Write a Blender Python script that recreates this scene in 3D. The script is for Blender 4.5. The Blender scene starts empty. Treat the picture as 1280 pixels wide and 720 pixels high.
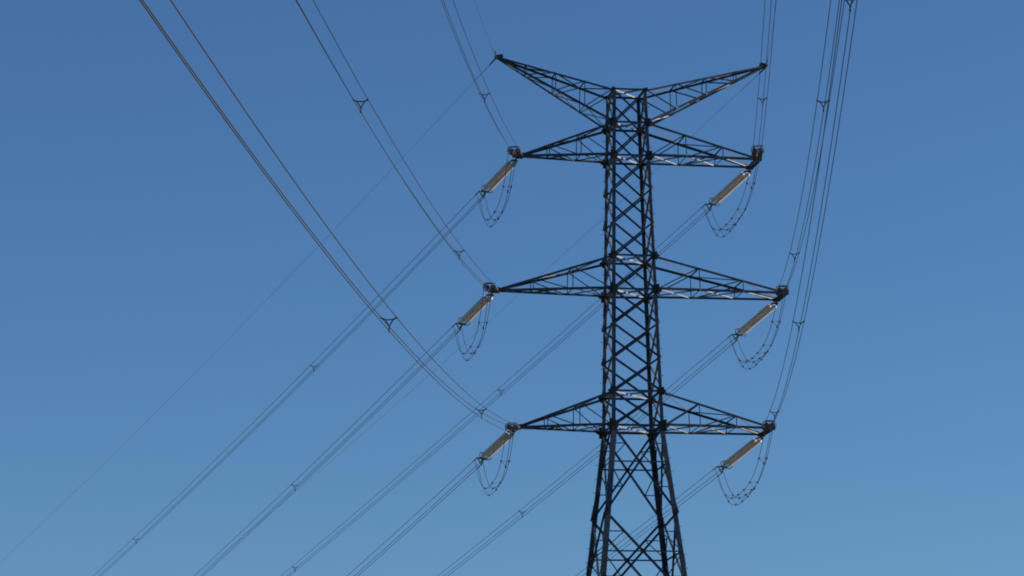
import bpy, math, random
from mathutils import Vector, Matrix, noise
R = math.radians
random.seed(7)
scn = bpy.context.scene
COL = scn.collection

# ------------------------------------------------------------------ camera, sky, sun, exposure
GZ = 32.4                                   # height of the lowest cross-arm above the ground under the tower
HEAD, PITCH, ROLL = 0.164890, 0.200734, -0.012037
CAM = Vector((-39.0598, -190.8076, GZ - 30.789))
cam_d = bpy.data.cameras.new('camera')
cam_o = bpy.data.objects.new('camera', cam_d)
COL.objects.link(cam_o)
fwd = Vector((math.sin(HEAD) * math.cos(PITCH), math.cos(HEAD) * math.cos(PITCH), math.sin(PITCH)))
rgt = Vector((math.cos(HEAD), -math.sin(HEAD), 0))
upv = rgt.cross(fwd)
r2 = rgt * math.cos(ROLL) + upv * math.sin(ROLL)
u2 = upv * math.cos(ROLL) - rgt * math.sin(ROLL)
mw = Matrix((r2, u2, -fwd)).transposed().to_4x4()
mw.translation = CAM
cam_o.matrix_world = mw
cam_d.sensor_width = 36
cam_d.lens = 4062.4 / 1280 * 36
cam_d.clip_start = 0.5
cam_d.clip_end = 20000
scn.camera = cam_o

SUN_EL = R(22)
SUN_AZ = HEAD + R(82)                       # compass heading of the sun: low, from the right
sun_dir = Vector((math.sin(SUN_AZ) * math.cos(SUN_EL), math.cos(SUN_AZ) * math.cos(SUN_EL), math.sin(SUN_EL)))
world = bpy.data.worlds.new('World')
scn.world = world
world.use_nodes = True
wn = world.node_tree.nodes
wl = world.node_tree.links
bg = wn['Background']
sky = wn.new('ShaderNodeTexSky')
sky.sky_type = 'NISHITA'
sky.sun_disc = False
sky.sun_elevation = SUN_EL
sky.sun_rotation = SUN_AZ
sky.altitude = 2500
sky.air_density = 1.35
sky.dust_density = 0.2
sky.ozone_density = 8.2
wl.new(sky.outputs['Color'], bg.inputs['Color'])
bg.inputs['Strength'].default_value = 0.096
sun_l = bpy.data.lights.new('sun', 'SUN')
sun_l.energy = 4.8
sun_l.angle = R(0.5)
sun_l.color = (1.0, 0.92, 0.83)
sun_o = bpy.data.objects.new('sun', sun_l)
sun_o.rotation_euler = sun_dir.to_track_quat('Z', 'Y').to_euler()
sun_o.location = sun_dir * 300
COL.objects.link(sun_o)
scn.view_settings.view_transform = 'Standard'
scn.view_settings.look = 'None'
scn.view_settings.gamma = 1
scn.view_settings.exposure = 0.0
scn.render.engine = 'CYCLES'
scn.render.resolution_x = 1024
scn.render.resolution_y = 576
scn.cycles.pixel_filter_type = 'BLACKMAN_HARRIS'
scn.cycles.filter_width = 1.9
scn.cycles.max_bounces = 5


# ------------------------------------------------------------------ materials
def mat(name, base, rough, metal=0.0, vary=0.35, scale=1.2, stain=None, stain_amt=0.0, spec=0.5):
    m = bpy.data.materials.new(name)
    m.use_nodes = True
    nt = m.node_tree
    n, l = nt.nodes, nt.links
    b = n['Principled BSDF']
    tc = n.new('ShaderNodeTexCoord')
    no = n.new('ShaderNodeTexNoise')
    no.inputs['Scale'].default_value = scale
    no.inputs['Detail'].default_value = 6
    no.inputs['Roughness'].default_value = 0.65
    l.new(tc.outputs['Object'], no.inputs['Vector'])
    cr = n.new('ShaderNodeValToRGB')
    cr.color_ramp.elements[0].position = 0.3
    cr.color_ramp.elements[1].position = 0.7
    cr.color_ramp.elements[0].color = (*[c * (1 - vary) for c in base], 1)
    cr.color_ramp.elements[1].color = (*[min(1, c * (1 + vary)) for c in base], 1)
    l.new(no.outputs['Fac'], cr.inputs['Fac'])
    out = cr.outputs['Color']
    if stain:
        n2 = n.new('ShaderNodeTexNoise')
        n2.inputs['Scale'].default_value = scale * 0.45
        n2.inputs['Detail'].default_value = 8
        l.new(tc.outputs['Object'], n2.inputs['Vector'])
        c2 = n.new('ShaderNodeValToRGB')
        c2.color_ramp.elements[0].position = 0.52
        c2.color_ramp.elements[1].position = 0.70
        c2.color_ramp.elements[0].color = (0, 0, 0, 1)
        c2.color_ramp.elements[1].color = (stain_amt,) * 3 + (1,)
        l.new(n2.outputs['Fac'], c2.inputs['Fac'])
        mx = n.new('ShaderNodeMix')
        mx.data_type = 'RGBA'
        l.new(c2.outputs['Color'], mx.inputs['Factor'])
        l.new(out, mx.inputs['A'])
        mx.inputs['B'].default_value = (*stain, 1)
        out = mx.outputs['Result']
    l.new(out, b.inputs['Base Color'])
    mr = n.new('ShaderNodeMapRange')
    mr.inputs['To Min'].default_value = rough - 0.1
    mr.inputs['To Max'].default_value = min(1, rough + 0.15)
    l.new(no.outputs['Fac'], mr.inputs['Value'])
    l.new(mr.outputs['Result'], b.inputs['Roughness'])
    b.inputs['Metallic'].default_value = metal
    b.inputs['Specular IOR Level'].default_value = spec
    return m


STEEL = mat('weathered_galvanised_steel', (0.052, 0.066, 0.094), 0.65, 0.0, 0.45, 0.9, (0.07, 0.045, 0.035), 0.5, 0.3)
LIT_STEEL = mat('sunlit_galvanised_steel', (0.25, 0.25, 0.26), 0.55, 0.1, 0.4, 1.6, (0.10, 0.08, 0.07), 0.85)  # paler copy of the tower steel: sun glints put into the colour
PLATE = mat('gusset_steel', (0.032, 0.03, 0.029), 0.6, 0.15, 0.3, 2.0, (0.09, 0.055, 0.04), 0.5)
WIRE = mat('aged_aluminium_wire', (0.05, 0.058, 0.075), 0.6, 0.0, 0.15, 0.5)
FIT = mat('fitting_steel', (0.1, 0.1, 0.105), 0.5, 0.3, 0.25, 3.0)
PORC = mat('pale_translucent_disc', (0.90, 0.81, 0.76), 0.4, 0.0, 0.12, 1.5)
_n, _l = PORC.node_tree.nodes, PORC.node_tree.links          # the thin discs let part of the light through
_tr = _n.new('ShaderNodeBsdfTranslucent')
_tr.inputs['Color'].default_value = (0.82, 0.71, 0.64, 1)
_mx = _n.new('ShaderNodeMixShader')
_mx.inputs['Fac'].default_value = 0.2
_l.new(_n['Principled BSDF'].outputs['BSDF'], _mx.inputs[1])
_l.new(_tr.outputs['BSDF'], _mx.inputs[2])
_l.new(_mx.outputs['Shader'], _n['Material Output'].inputs['Surface'])
BROWN = mat('brown_shaded_disc', (0.13, 0.085, 0.065), 0.35, 0.0, 0.25, 1.5)  # brown disc, its colour darkened for the shade on the end-on strings
CAPS = mat('rusty_insulator_caps', (0.24, 0.19, 0.16), 0.6, 0.1, 0.3, 3.0)
CONC = mat('foundation_concrete', (0.32, 0.31, 0.29), 0.9, 0.0, 0.2, 2.0)
GRASS = mat('dry_meadow_grass', (0.09, 0.10, 0.045), 0.95, 0.0, 0.4, 0.05, (0.16, 0.13, 0.07), 0.7, 0.1)


# ------------------------------------------------------------------ mesh helpers
class MB:
    def __init__(self):
        self.v, self.f, self.s = [], [], []

    def add(self, vs, fs, smooth=False):
        o = len(self.v)
        self.v += [tuple(p) for p in vs]
        self.f += [tuple(i + o for i in f) for f in fs]
        self.s += [smooth] * len(fs)

    def angle(self, p, q, w, u, v, t=0.012):
        """rolled steel angle from p to q, flanges of width w along u and v"""
        p, q = Vector(p), Vector(q)
        a = (q - p).normalized()
        u = (u - a * u.dot(a)).normalized()
        v = (v - a * v.dot(a))
        v = (v - u * v.dot(u)).normalized()
        prof = [(0, 0), (w, 0), (w, t), (t, t), (t, w), (0, w)]
        vs = [p + u * x + v * y for x, y in prof] + [q + u * x + v * y for x, y in prof]
        fs = [(i, (i + 1) % 6, (i + 1) % 6 + 6, i + 6) for i in range(6)]
        fs += [(0, 3, 2, 1), (0, 5, 4, 3), (6, 7, 8, 9), (6, 9, 10, 11)]
        if a.dot(u.cross(v)) < 0:
            fs = [tuple(reversed(f)) for f in fs]
        self.add(vs, fs)

    def slab(self, pts, nrm, t):
        """flat plate: polygon pts, thickness t centred on it"""
        nrm = Vector(nrm).normalized() * (t / 2)
        k = len(pts)
        c = [Vector(p) for p in pts]
        vs = [p + nrm for p in c] + [p - nrm for p in c]
        fs = [tuple(range(k)), tuple(range(2 * k - 1, k - 1, -1))]
        fs += [(i, i + k, (i + 1) % k + k, (i + 1) % k) for i in range(k)]
        self.add(vs, fs)

    def bar(self, p, q, w, h, up=Vector((0, 0, 1))):
        p, q = Vector(p), Vector(q)
        a = (q - p).normalized()
        if abs(a.dot(up)) > 0.97:
            up = Vector((1, 0, 0))
        x = a.cross(up).normalized()
        y = x.cross(a)
        k = [(-w, -h), (w, -h), (w, h), (-w, h)]
        vs = [p + x * i / 2 + y * j / 2 for i, j in k] + [q + x * i / 2 + y * j / 2 for i, j in k]
        self.add(vs, [(3, 2, 1, 0), (4, 5, 6, 7)] + [(i, (i + 1) % 4, (i + 1) % 4 + 4, i + 4) for i in range(4)])

    def tube(self, pts, r, n=8, closed=False):
        pts = [Vector(p) for p in pts]
        m = len(pts)
        vs = []
        ref = Vector((0, 0, 1))
        d0 = (pts[1] - pts[0]).normalized()
        if abs(d0.dot(ref)) > 0.95:
            ref = Vector((1, 0, 0))
        x = d0.cross(ref).normalized()
        for i in range(m):
            a = pts[i - 1] if (i > 0 or closed) else pts[i]
            b = pts[(i + 1) % m] if (i < m - 1 or closed) else pts[i]
            d = (b - a).normalized()
            x = (x - d * x.dot(d)).normalized()
            y = d.cross(x)
            vs += [pts[i] + (x * math.cos(2 * math.pi * k / n) + y * math.sin(2 * math.pi * k / n)) * r for k in range(n)]
        fs = []
        for i in range(m if closed else m - 1):
            j = (i + 1) % m
            fs += [(i * n + k, i * n + (k + 1) % n, j * n + (k + 1) % n, j * n + k) for k in range(n)]
        if not closed:
            fs += [tuple(range(n - 1, -1, -1)), tuple((m - 1) * n + k for k in range(n))]
        self.add(vs, fs, True)

    def lathe(self, p, a, prof, n=14):
        """prof: (distance along a, radius)"""
        p, a = Vector(p), Vector(a).normalized()
        x = a.orthogonal().normalized()
        y = a.cross(x)
        vs = []
        for t, r in prof:
            vs += [p + a * t + (x * math.cos(2 * math.pi * k / n) + y * math.sin(2 * math.pi * k / n)) * r for k in range(n)]
        m = len(prof)
        fs = [(i * n + k, i * n + (k + 1) % n, (i + 1) * n + (k + 1) % n, (i + 1) * n + k) for i in range(m - 1) for k in range(n)]
        fs += [tuple(range(n - 1, -1, -1)), tuple((m - 1) * n + k for k in range(n))]
        self.add(vs, fs, True)

    def build(self, name, material, parent=None, origin=None):
        me = bpy.data.meshes.new(name)
        o3 = Vector(origin) if origin is not None else Vector((0, 0, 0))
        me.from_pydata([tuple(Vector(p) - o3) for p in self.v], [], self.f)
        me.materials.append(material)
        me.polygons.foreach_set('use_smooth', self.s)
        me.update()
        o = bpy.data.objects.new(name, me)
        COL.objects.link(o)
        o.location = o3
        if parent:
            o.parent = parent
        return o


def empty(name, loc, label, cat, group=None):
    o = bpy.data.objects.new(name, None)
    o.empty_display_size = 0.5
    COL.objects.link(o)
    o.location = loc
    o['label'] = label
    o['category'] = cat
    if group:
        o['group'] = group
    return o


V = Vector
Z = V((0, 0, 1))

# ------------------------------------------------------------------ ground: the tower stands on the brow of a hillside that falls away behind
BACK = V((math.sin(R(-11)), math.cos(R(-11))))


def ground_z(x, y):
    t = x * BACK.x + y * BACK.y
    s = max(0.0, t - 25)
    fall = 70 * (1 - math.exp(-(s / 300) ** 1.3)) if s > 0 else 0
    und = noise.noise(V((x / 160, y / 160, 3.1))) * 2.0 * min(1, math.hypot(x, y) / 60)
    return -fall + und * (0.3 if math.hypot(x - CAM.x, y - CAM.y) < 30 else 1.0)


mb = MB()
ax = [-6000, -3500, -2000, -1200, -800] + [-600 + 20 * i for i in range(61)] + [800, 1200, 2000, 3500, 6000]
nx = len(ax)
mb.add([(x, y, ground_z(x, y)) for y in ax for x in ax],
       [(j * nx + i, j * nx + i + 1, (j + 1) * nx + i + 1, (j + 1) * nx + i) for j in range(nx - 1) for i in range(nx - 1)], True)
g = mb.build('ground', GRASS)
g['kind'] = 'structure'

# ------------------------------------------------------------------ the lattice tower
H = 2.1
LV = {'3': 0, '3a': H, '2': 4 * H, '2a': 5 * H, '1': 8 * H, '1a': 9 * H, 't': 10 * H}
BASE = -GZ


def corner(sx, sy, z):
    """corner of the tower body; z counted from the lowest cross-arm"""
    if z >= 0:
        hx, hy = 1.585 - 0.02538 * z, 1.645 - 0.0252 * z
    else:
        hx, hy = 1.585 - 0.111 * z, 1.645 - 0.103 * z
    return V((sx * hx, sy * hy, z + GZ))


tower = empty('transmission_tower', (0, 0, 0), 'dark steel lattice pylon with three pairs of cross-arms and two raised horns on top', 'pylon')
X, Y = V((1, 0, 0)), V((0, 1, 0))

# legs with their gusset plates
node_z = [LV['t'], LV['1a'], LV['1'], LV['2a'], LV['2'], LV['3a'], LV['3']]
leg_joint = [0, -5.3, -10.75, -16.6, -23.6, BASE]
legs = {}
for sx in (-1, 1):
    for sy in (-1, 1):
        m = MB()
        for za, zb, w, t in ((10 * H + 0.08, 4 * H, 0.19, 0.016), (4 * H, 0.0, 0.21, 0.018), (0.0, BASE + 0.02, 0.31, 0.024)):
            m.angle(corner(sx, sy, za), corner(sx, sy, zb), w, X * -sx, Y * -sy, t)
        # splice cover angles
        for zs in (4 * H - 1.0, 8 * H - 1.0, -8.2, -19.5):
            m.angle(corner(sx, sy, zs + 0.35) + V((sx, sy, 0)) * 0.016, corner(sx, sy, zs - 0.35) + V((sx, sy, 0)) * 0.016,
                    0.19 if zs > 0 else 0.28, X * -sx, Y * -sy, 0.012)
        if (sx, sy) in ((-1, 1), (1, -1)):          # climbing pegs up two opposite legs
            z = 10 * H - 0.3
            k = 0
            while z > BASE + 3:
                c = corner(sx, sy, z)
                w = 0.08 if z > 0 else 0.13
                if k % 2:
                    m.bar(c + V((-sx * w, 0, 0)), c + V((-sx * w, sy * 0.17, 0)), 0.022, 0.022)
                else:
                    m.bar(c + V((0, -sy * w, 0)), c + V((sx * 0.17, -sy * w, 0)), 0.022, 0.022)
                z -= 0.42
                k += 1
        lo = m.build('leg', STEEL, tower)
        legs[(sx, sy)] = lo
        for z in node_z:
            s = {LV['t']: 0.17, LV['1a']: 0.34, LV['1']: 0.38, LV['2a']: 0.34, LV['2']: 0.42, LV['3a']: 0.32, LV['3']: 0.46}[z]
            s *= 0.86
            c = corner(sx, sy, z)
            m = MB()
            iw = 0.62
            poly = [(-s * 0.45, s * 0.95), (s * iw, s * 0.75), (s * 1.0, s * 0.15), (s * 1.0, -s * 0.2), (s * iw, -s * 0.8), (-s * 0.45, -s * 0.95)]
            m.slab([c + X * (-sx * a) + Z * b + Y * sy * 0.03 for a, b in poly], Y, 0.014)
            poly2 = [(-s * 0.45, s * 0.8), (s * 0.5, s * 0.6), (s * 0.8, s * 0.1), (s * 0.8, -s * 0.2), (s * 0.5, -s * 0.7), (-s * 0.45, -s * 0.8)]
            m.slab([c + Y * (-sy * a) + Z * b + X * sx * 0.03 for a, b in poly2], X, 0.014)
            # fin that carries the cross-arm chord, outside the body
            m.slab([c + X * sx * a + Z * b - Y * sy * 0.045 for a, b in ((0, s * 0.5), (s * 0.75, s * 0.3), (s * 1.05, 0), (s * 0.75, -s * 0.25), (0, -s * 0.5))], Y, 0.014)
            m.build('gusset_plate', PLATE, lo)
        for z in leg_joint[1:-1]:
            c = corner(sx, sy, z)
            m = MB()
            s = 0.26
            m.slab([c + X * (-sx * a) + Z * b + Y * sy * 0.03 for a, b in ((0.02, s), (s * 1.1, s * .5), (s * 1.1, -s * .5), (0.02, -s))], Y, 0.014)
            m.slab([c + Y * (-sy * a) + Z * b + X * sx * 0.03 for a, b in ((0.02, s), (s * 1.1, s * .5), (s * 1.1, -s * .5), (0.02, -s))], X, 0.014)
            m.build('gusset_plate', PLATE, lo)
        m = MB()
        c = corner(sx, sy, BASE)
        gz = ground_z(c.x, c.y)
        m.lathe(V((c.x, c.y, gz - 0.8)), Z, [(0, 0.9), (0.8, 0.9), (0.85, 0.85), (0.9 - gz, 0.62), (0.93 - gz, 0.58)], 20)
        m.build('foundation', CONC, tower)

FACES = [(V((0, -1, 0)), (-1, -1), (1, -1)), (V((0, 1, 0)), (1, 1), (-1, 1)), (V((-1, 0, 0)), (-1, 1), (-1, -1)), (V((1, 0, 0)), (1, -1), (1, 1))]


def brace(m, p, q, w, n, off, t=0.009, side=1):
    """angle lying in a face with outward normal n, shifted off along n; the standing flange points inwards"""
    a = (q - p).normalized()
    u = n.cross(a).normalized() * side
    s = -1 if off <= 0 else 1
    m.angle(p + n * off - u * w / 2, q + n * off - u * w / 2, w, u, n * s, t)


def cross_point(a, b, c, d):
    # a-b and c-d cross in the (horizontal, z) plane of a face
    r, s = b - a, d - c
    w = a - c
    den = r.dot(r) * s.dot(s) - r.dot(s) ** 2
    t = (r.dot(s) * s.dot(w) - s.dot(s) * r.dot(w)) / den
    return a + r * t


upper = [10 * H - i * H for i in range(11)]
for n, ca, cb in FACES:
    for i in range(10):
        zt, zb = upper[i], upper[i + 1]
        A, B, C_, D_ = corner(*ca, zt), corner(*cb, zt), corner(*ca, zb), corner(*cb, zb)
        w = 0.095 + 0.003 * i if abs(n.y) > 0.5 else 0.13
        m = MB()
        brace(m, A, D_, w, n, -0.022)
        brace(m, C_, B, w, n, 0.004)
        if i >= 6:
            x = cross_point(A, D_, C_, B)
            h = n.cross(Z).normalized()
            r = 0.11 if i < 9 else 0.13
            m.slab([x + (h * math.cos(k * math.pi / 4 + .39) + Z * math.sin(k * math.pi / 4 + .39)) * r - n * 0.014 for k in range(8)], n, 0.008)
        m.build('cross_brace', STEEL if abs(n.y) > .5 else LIT_STEEL, tower)  # side faces: brightness of lit bracing put into the steel colour
    for z in node_z:
        A, B = corner(*ca, z), corner(*cb, z)
        m = MB()
        w = 0.12 if z else 0.14
        m.angle(A - n * 0.036 + Z * w / 2, B - n * 0.036 + Z * w / 2, w, -Z, -n, 0.01)
        m.build('horizontal_strut', STEEL, tower)
    for i in range(5):
        zt, zb = leg_joint[i], leg_joint[i + 1]
        A, B, C_, D_ = corner(*ca, zt), corner(*cb, zt), corner(*ca, zb), corner(*cb, zb)
        w = 0.125 + 0.01 * i
        m = MB()
        brace(m, A, D_, w, n, -0.03)
        brace(m, C_, B, w, n, 0.004)
        x = cross_point(A, D_, C_, B)
        h = n.cross(Z).normalized()
        m.slab([x + (h * math.cos(k * math.pi / 4 + .39) + Z * math.sin(k * math.pi / 4 + .39)) * 0.15 - n * 0.014 for k in range(8)], n, 0.008)
        m.build('cross_brace', STEEL, tower)
        fr = (zt + GZ - x.z) / (zt - zb)
        zx = zt + (zb - zt) * fr
        P, Q = corner(*ca, zx), corner(*cb, zx)
        m = MB()
        m.angle(P - n * 0.06 + Z * 0.04, Q - n * 0.06 + Z * 0.04, 0.085, -Z, -n, 0.008)
        m.build('horizontal_strut', STEEL, tower)
        for (cor, T, Bo) in ((ca, A, C_), (cb, B, D_)):
            m = MB()
            for E, ze in ((T, zt), (Bo, zb)):
                mid = (E + x) / 2
                lg = corner(*cor, (ze + zx) / 2)
                brace(m, lg, mid, 0.06, n, -0.05, 0.006)
                brace(m, corner(*cor, zx), mid, 0.06, n, -0.066, 0.006)
            m.build('redundant_brace', STEEL, tower)

# plan bracing inside the body
for z in node_z + [-16.6]:
    m = MB()
    a, b, c, d = corner(-1, -1, z), corner(1, 1, z), corner(-1, 1, z), corner(1, -1, z)
    sd = Z.cross(b - a).normalized()
    m.angle(a + Z * 0.02, b + Z * 0.02, 0.09, sd, -Z, 0.009)
    sd = Z.cross(d - c).normalized()
    m.angle(c + Z * 0.036, d + Z * 0.036, 0.09, sd, Z, 0.009)
    m.build('plan_brace', LIT_STEEL if z >= 0 else STEEL, tower)  # upper levels carry their glint in the colour


# cross-arms
def lattice_arm(name, sx, zb_in, zt_in, tip_n, tip_f, tip_drop, fr, kind, wch):
    """four chords from the body corners (levels zb_in, zt_in) to the tip, with side and plan lacing"""
    arm = bpy.data.objects.new(name, None)
    COL.objects.link(arm)
    arm.parent = tower
    arm.empty_display_size = 0.3
    ch = {}
    for sy, tip in ((-1, tip_n), (1, tip_f)):
        ch[(sy, 'b')] = (corner(sx, sy, zb_in), tip - Z * tip_drop)
        ch[(sy, 't')] = (corner(sx, sy, zt_in), tip + Z * tip_drop)
    for (sy, lv), (p, q) in ch.items():
        m = MB()
        m.angle(p - Y * sy * 0.03, q, wch, Y * -sy, Z * (1 if lv == 'b' else -1), 0.012)
        m.build('chord', STEEL, arm)

    def at(k, t):
        p, q = ch[k]
        return p.lerp(q, t)
    for sy in (-1, 1):                                  # side lacing: one upright and one diagonal a bay
        for i in range(len(fr)):
            t0 = fr[i - 1] if i else 0.0
            t1 = fr[i]
            nrm = Y * sy
            if t1 < 0.99:
                m = MB()
                brace(m, at((sy, 'b'), t1), at((sy, 't'), t1), 0.055, nrm, -0.02, 0.006)
                m.build('upright', STEEL, arm)
            if t1 < 0.99 or kind == 'arm':
                m = MB()
                if kind == 'arm':
                    if t1 < 0.99:
                        brace(m, at((sy, 'b'), t0), at((sy, 't'), t1), 0.065, nrm, -0.03, 0.006)
                else:
                    brace(m, at((sy, 't'), t0), at((sy, 'b'), t1), 0.065, nrm, -0.03, 0.006)
                if m.v:
                    m.build('side_brace', STEEL, arm)
    for lv, o in (('b', 0.012), ('t', -0.012)):         # plan lacing between near and far chords
        m = MB()
        ts = [0.0] + list(fr)
        for i in range(len(fr)):
            t0, t1 = ts[i], ts[i + 1]
            p, q = at((-1, lv), t0), at((1, lv), t1)
            if i % 2:
                p, q = at((1, lv), t0), at((-1, lv), t1)
            if (q - p).length < 0.3:
                continue
            s = Z.cross(q - p).normalized()
            m.angle(p + Z * o, q + Z * o, 0.065, s, Z * (1 if lv == 'b' else -1), 0.007)
            if t1 < 0.99:
                p, q = at((-1, lv), t1), at((1, lv), t1)
                s = Z.cross(q - p).normalized()
                m.angle(p + Z * o * 2.2, q + Z * o * 2.2, 0.065, s, Z * (1 if lv == 'b' else -1), 0.007)
            if lv == 'b' and i < 2:
                p, q = at((1, lv), t0), at((-1, lv), t1)
                if i % 2:
                    p, q = at((-1, lv), t0), at((1, lv), t1)
                s = Z.cross(q - p).normalized()
                m.angle(p + Z * o * 3.6, q + Z * o * 3.6, 0.07, s, Z, 0.007)
        m.build('plan_lacing', LIT_STEEL if (lv == 't' and sx < 0 and kind == 'arm') or (lv == 'b' and (sx > 0 or kind == 'horn')) else STEEL, arm)  # glint in the colour: left arms' top, right arms' and horns' bottom
    # end fitting
    m = MB()
    if kind == 'arm':
        e = V((sx, 0, 0))
        m.slab([tip_n - e * 0.35 - Z * 0.12 - Y * .05, tip_n + e * 0.12 - Z * 0.12 - Y * .05, tip_n + e * 0.12 + Z * 0.1 - Y * .05, tip_n - e * 0.35 + Z * 0.22 - Y * .05], Y, 0.02)
        m.slab([tip_f - e * 0.35 - Z * 0.12 + Y * .05, tip_f + e * 0.12 - Z * 0.12 + Y * .05, tip_f + e * 0.12 + Z * 0.1 + Y * .05, tip_f - e * 0.35 + Z * 0.22 + Y * .05], Y, 0.02)
        m.bar(tip_n - Y * 0.12 + e * 0.03, tip_f + Y * 0.12 + e * 0.03, 0.16, 0.14)
        m.bar(tip_n - Y * 0.1 - e * 0.2 + Z * .03, tip_f + Y * 0.1 - e * 0.2 + Z * .03, 0.1, 0.1)
    else:
        c = (tip_n + tip_f) / 2
        for o in (-0.12, 0.12):
            m.slab([c + V((sx * a, o, b)) for a, b in ((-0.45, 0.0), (-0.02, -0.1), (0.08, -0.04), (0.08, 0.1), (-0.4, 0.2))], Y, 0.016)
        m.bar(c - Y * 0.16, c + Y * 0.16, 0.08, 0.08)
        m.bar(c + V((sx * 0.03, 0, 0.05)), c + V((sx * 0.03, 0, 0.38)), 0.05, 0.05)
    m.build('end_plate', PLATE, arm)
    return arm


TIP = {'L1': (-6.863, 0.22, 16.824), 'L2': (-8.443, 0.22, 8.377), 'L3': (-7.2165, 0.22, -0.006),
       'R1': (8.0945, 1.12, 16.779), 'R2': (9.557, 1.084, 8.399), 'R3': (8.421, 1.30, -0.0205)}
for k, (x, hy, z) in TIP.items():
    lv = k[1]
    sx = -1 if k[0] == 'L' else 1
    tn, tf = V((x, -hy, z + GZ)), V((x, hy, z + GZ))
    if sx < 0:
        tn.y, tf.y = -0.1, 0.1
    lattice_arm('cross_arm', sx, LV[lv], LV[lv + 'a'], tn, tf, 0.05, (1 / 3, 2 / 3, 1.0), 'arm', 0.135)
PEAK = {'L0': V((-8.1347, 0, 23.058 + GZ)), 'R0': V((8.9598, 0, 23.0606 + GZ))}
for k, c in PEAK.items():
    lattice_arm('earth_wire_horn', -1 if k == 'L0' else 1, LV['1a'], LV['t'], c - Y * 0.1, c + Y * 0.1, 0.05, (0.24, 0.49, 0.74, 1.0), 'horn', 0.12)

# ------------------------------------------------------------------ wires: (heading, slope, curvature) of each span
PB = {'L1': (-0.195779, -0.144726, 0.000177106), 'L2': (-0.191925, -0.154332, 0.000193501), 'L3': (-0.186524, -0.167033, 0.000208839),
      'R1': (-0.193541, -0.150982, 0.000108274), 'R2': (-0.187896, -0.167524, 0.000186924), 'R3': (-0.183212, -0.174508, 0.000273194),
      'L0': (-0.199550, -0.122739, 0.000138538), 'R0': (-0.196528, -0.143397, 0.000133207)}
PF = {'L1': (3.357019, -0.175963, 0.000660485),
      'L2': (3.354259, -0.152848, 0.000341704),
      'L3': (3.353365, -0.147831, 0.000328489),
      'R1': (3.366432, -0.121099, 0.000666319),
      'R2': (3.360611, -0.153991, 0.001095467),
      'R3': (3.352262, -0.110796, 0.001099499),
      'L0': (3.365483, -0.108776, 0.000635664),
      'R0': (3.361130, -0.140739, 0.000688798)}


def wpt(st, par, t):
    phi, s, c = par
    return V((st.x + math.sin(phi) * t, st.y + math.cos(phi) * t, st.z + s * t + c * t * t))


def frame(par, t):
    phi, s, c = par
    d = V((math.sin(phi), math.cos(phi), s + 2 * c * t)).normalized()
    side = d.cross(Z).normalized()
    return d, side, side.cross(d)


BS = 0.5                                       # side of the triangular three-wire bundle
TRI = [(-BS / 2, BS * 0.289), (BS / 2, BS * 0.289), (0, -BS * 0.577)]
WHERE = {'L1': ('upper', 'left'), 'L2': ('middle', 'left'), 'L3': ('lower', 'left'), 'R1': ('upper', 'right'), 'R2': ('middle', 'right'), 'R3': ('lower', 'right')}
SP_B = {'L1': (42.3, 95), 'L2': (42.1, 98), 'L3': (44, 101), 'R1': (45.4, 99), 'R2': (46, 103), 'R3': (47, 96)}
SP_F = {'L1': (34.2, 90, 150), 'L2': (32.6, 84.7, 152), 'L3': (36.1, 88.8, 150), 'R1': (24.0, 82, 148), 'R2': (27.0, 66.4, 130), 'R3': (13.9, 48.3, 93.4, 150)}


def spacer(parent, P, e1, e2, d, k=0.85, name='spacer'):
    """three-armed bundle spacer: clamps on the wires and a stout Y between them"""
    m = MB()
    pts = [P + e1 * a + e2 * b for a, b in TRI]
    inner = [P + (q - P) * 0.52 for q in pts]
    for i, q in enumerate(pts):
        m.bar(inner[i], q, 0.055 * k, 0.05 * k, d)
        m.lathe(q - d * 0.07 * k, d, [(0, 0.03 * k), (0.02 * k, 0.05 * k), (0.12 * k, 0.05 * k), (0.14 * k, 0.03 * k)], 8)
        m.bar(inner[i], inner[(i + 1) % 3], 0.045 * k, 0.04 * k, d)
    m.build(name, FIT, parent)


def bundle(k, st, par, t0, t1, spacers, label):
    root = empty('conductor_bundle', wpt(st, par, t0), label, 'power line', 'three-wire conductor bundles')
    o = V(root.location)
    nseg = 90
    for a, b in TRI:
        pts = []
        for i in range(nseg + 1):
            t = t0 + (t1 - t0) * (i / nseg)
            d, e1, e2 = frame(par, t)
            j = 1.0
            pts.append(wpt(st, par, t) + e1 * a * j + e2 * b * j - o)
        m = MB()
        m.tube(pts, 0.016, 7)
        m.build('conductor', WIRE, root)
        # compression dead-end sleeve where the wire meets the yoke
        d, e1, e2 = frame(par, t0)
        m = MB()
        m.lathe(wpt(st, par, t0) + e1 * a + e2 * b - o, d, [(-0.05, 0.02), (0, 0.03), (0.55, 0.03), (0.62, 0.022)], 8)
        m.build('dead_end_clamp', FIT, root)
    for ts in spacers:
        d, e1, e2 = frame(par, ts)
        spacer(root, wpt(st, par, ts) - o, e1, e2, d)
    return root


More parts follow.
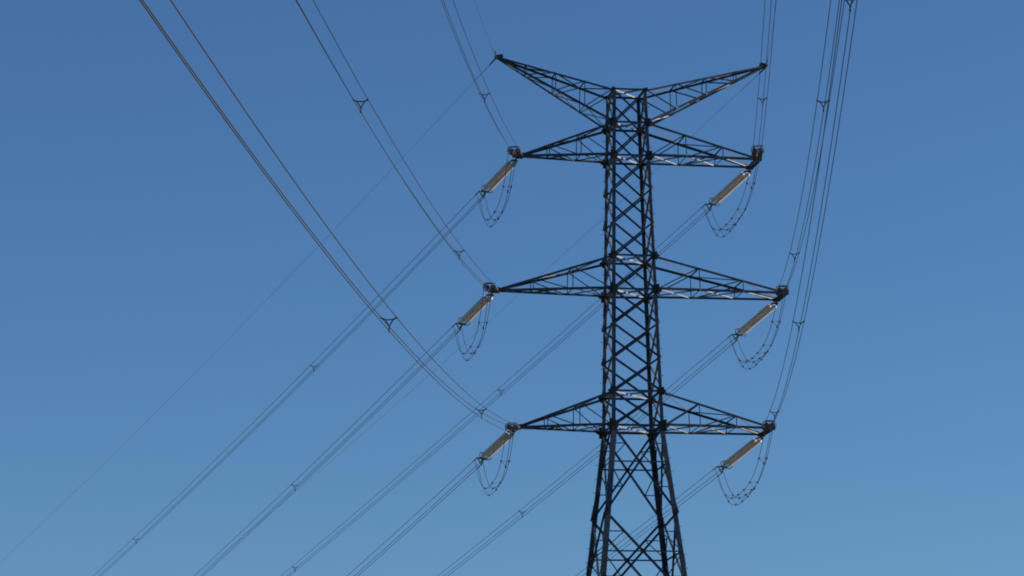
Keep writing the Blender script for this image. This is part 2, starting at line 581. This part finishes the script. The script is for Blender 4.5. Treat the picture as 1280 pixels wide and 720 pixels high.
def tension_string(disc, st, par, t1, label):
    """two parallel strings of discs between yoke plates"""
    d, e1, e2 = frame(par, 2.0)
    root = empty('insulator_string', st, label, 'insulator', 'twin tension insulator strings')
    L = t1 / math.sqrt(1 - 0) * 1.0
    o = V((0, 0, 0))
    half = 0.185
    m = MB()                                   # shackle and tower-side yoke
    m.bar(o, d * 0.32, 0.07, 0.05)
    m.slab([d * 0.28 + e1 * 0.08, d * 0.5 + e1 * (half + .08), d * 0.6 + e1 * (half + .08), d * 0.6 - e1 * (half + .08), d * 0.5 - e1 * (half + .08), d * 0.28 - e1 * 0.08], e2, 0.024)
    m.build('yoke_plate', FIT, root)
    s0, s1 = 0.95, L - 0.95
    nd = 21
    pitch = (s1 - s0) / nd
    for s in (-1, 1):
        m = MB()
        b = e1 * half * s
        m.bar(d * 0.56 + b, d * (s0 + 0.02) + b, 0.045, 0.045)
        m.build('link_rod', FIT, root)
        m = MB()
        m.bar(d * (s1 - 0.02) + b, d * (L - 0.56) + b, 0.045, 0.045)
        m.build('link_rod', FIT, root)
        m = MB()                               # thin bell-shaped discs
        for i in range(nd):
            a = s0 + i * pitch
            m.lathe(b + d * a, d, [(0.0, 0.04), (0.012, 0.09), (0.03, 0.13), (0.045, 0.152), (0.055, 0.15), (0.048, 0.11), (0.045, 0.06), (0.04, 0.04)], 16)
        ds = m.build('disc_string', disc, root)
        m = MB()                               # iron caps and pins down the middle
        prof = []
        for i in range(nd):
            a = s0 + i * pitch
            prof += [(a - 0.10, 0.03), (a - 0.095, 0.05), (a + 0.012, 0.048), (a + 0.014, 0.03)]
        m.lathe(b, d, prof + [(s1, 0.03)], 10)
        m.build('cap_and_pin', CAPS, ds)
        # grading ring round the line end of each string
    m = MB()
    c = d * (L - 0.95)
    ring = []
    for i in range(28):
        a = 2 * math.pi * i / 28
        x = math.cos(a)
        ring.append(c + e1 * (half * (1 if x > 0 else -1) * min(1, abs(x) * 3) + 0.2 * x) + e2 * 0.24 * math.sin(a))
    m.tube(ring, 0.03, 6, True)
    m.bar(c + e2 * 0.24, d * (L - .5), 0.025, 0.025)
    m.bar(c - e2 * 0.24, d * (L - .5), 0.025, 0.025)
    m.build('grading_ring', FIT, root)
    m = MB()                                   # line-side yoke: from two strings to three wires
    y0, y1 = L - 0.6, L - 0.38
    m.slab([d * y0 + e1 * (half + .08), d * y1 + e1 * (half + .08), d * y1 - e1 * (half + .08), d * y0 - e1 * (half + .08)], e2, 0.026)
    pts = [d * (L - 0.12) + e1 * a + e2 * b2 for a, b2 in TRI]
    for i in range(3):
        m.bar(pts[i], pts[(i + 1) % 3], 0.05, 0.07, d)
        m.bar(d * y1 + e1 * (half if i == 1 else -half if i == 0 else 0), pts[i], 0.045, 0.045)
        m.bar(pts[i], pts[i] + d * 0.16, 0.05, 0.05)
    m.build('line_yoke', FIT, root)
    return root


SAG = {'L1': 2.72, 'L2': 2.68, 'L3': 2.53, 'R1': 2.85, 'R2': 2.72, 'R3': 2.88}
for k, (x, hy, z) in TIP.items():
    lev, side = WHERE[k]
    sb = V((x, hy, z + GZ - 0.06))
    sf = V((x, -hy, z + GZ - 0.06))
    if k[0] == 'L':
        sb.y, sf.y = 0.2, -0.2
    else:
        sf.x -= 0.22 if k == 'R1' else 0.4
    lb, lf = (6.7, 5.9) if k[0] == 'R' else (6.3, 6.0)
    arm_txt = '%s %s cross-arm' % (lev, side)
    look = 'sunlit tan' if k[0] == 'R' else 'tan grey'
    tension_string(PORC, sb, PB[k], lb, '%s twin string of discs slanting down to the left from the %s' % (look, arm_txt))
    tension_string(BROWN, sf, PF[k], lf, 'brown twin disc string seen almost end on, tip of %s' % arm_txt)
    bundle(k, sb, PB[k], lb, 400, SP_B[k], 'thin dark triple wire bundle running down to the left from the %s' % arm_txt)
    bundle(k, sf, PF[k], lf, 210, SP_F[k], 'dark triple wire bundle with spacers climbing to the picture top from the %s' % arm_txt)
    # jumper loop
    pb, pf = wpt(sb, PB[k], lb + 0.25), wpt(sf, PF[k], lf + 0.25)
    root = empty('jumper_loop', pb.lerp(pf, 0.5) - Z * SAG[k], 'slack U of three thin jumper wires hanging under the tip of the %s' % arm_txt, 'jumper', 'jumper loops under the arm tips')
    o = V(root.location)
    ax_h = (pf - pb)
    ax_h.z = 0
    ax_h.normalize()
    e1 = ax_h.cross(Z)

    def jp(u, pb=pb, pf=pf, S=SAG[k]):
        w = abs(2 * u - 1)
        return pb.lerp(pf, u) - Z * S * (1 - w ** 2.9)

    def jframe(u):
        a = jp(max(0, u - .01))
        b = jp(min(1, u + .01))
        d = (b - a).normalized()
        s = (e1 - d * e1.dot(d)).normalized()
        return d, s, s.cross(d)
    for i, (a, b) in enumerate(TRI):
        pts = []
        for q in range(61):
            u = q / 60
            d, s, n2 = jframe(u)
            if n2.z < 0 and abs(u - .5) < .3:
                n2 = -n2
            pts.append(jp(u) + s * a * 0.95 + n2 * b * 0.95 - o + Z * 0.03 * math.sin(u * 9 + i))
        m = MB()
        m.tube(pts, 0.016, 7)
        m.build('jumper_wire', WIRE, root)
    us = (0.33, 0.55, 0.83) if k[0] == 'L' else (0.2, 0.33, 0.45, 0.56, 0.68, 0.86)
    for u in us:
        d, s, n2 = jframe(u)
        P = jp(u) - o
        m = MB()
        q3 = [P + s * a * 0.95 + n2 * b * 0.95 for a, b in TRI]
        for i in range(3):
            m.bar(q3[i], q3[(i + 1) % 3], 0.013, 0.013, d)
            m.lathe(q3[i] - d * 0.09, d, [(0, 0.03), (0.03, 0.055), (0.15, 0.055), (0.18, 0.03)], 8)
        m.build('jumper_spacer', FIT, root)

# earth wires on the horns
for k, c in PEAK.items():
    side = 'left' if k == 'L0' else 'right'
    for par, t1, lab in ((PB[k], 400, 'faint thin earth wire running down to the left from the %s horn tip' % side),
                         (PF[k], 210, 'thin earth wire climbing to the picture top from the %s horn tip' % side)):
        st = c - Z * 0.05
        root = empty('earth_wire', st, lab, 'earth wire', 'earth wires on the horns')
        m = MB()
        m.tube([wpt(st, par, 0.3 + (t1 - 0.3) * i / 80) - st for i in range(81)], 0.007, 6)
        m.build('wire', WIRE, root)
        d, e1, e2 = frame(par, 0.5)
        m = MB()
        m.bar(d * 0.05, d * 0.4, 0.07, 0.07)
        m.lathe(d * 0.35, d, [(0, 0.03), (0.05, 0.05), (0.7, 0.045), (0.9, 0.015)], 8)
        m.build('dead_end_clamp', FIT, root)
        m = MB()                                # preformed armour rods over the first metres of wire
        m.tube([wpt(st, par, 0.9 + 0.3 * i) - st for i in range(11)], 0.016, 7)
        m.build('armour_rods', FIT, root)
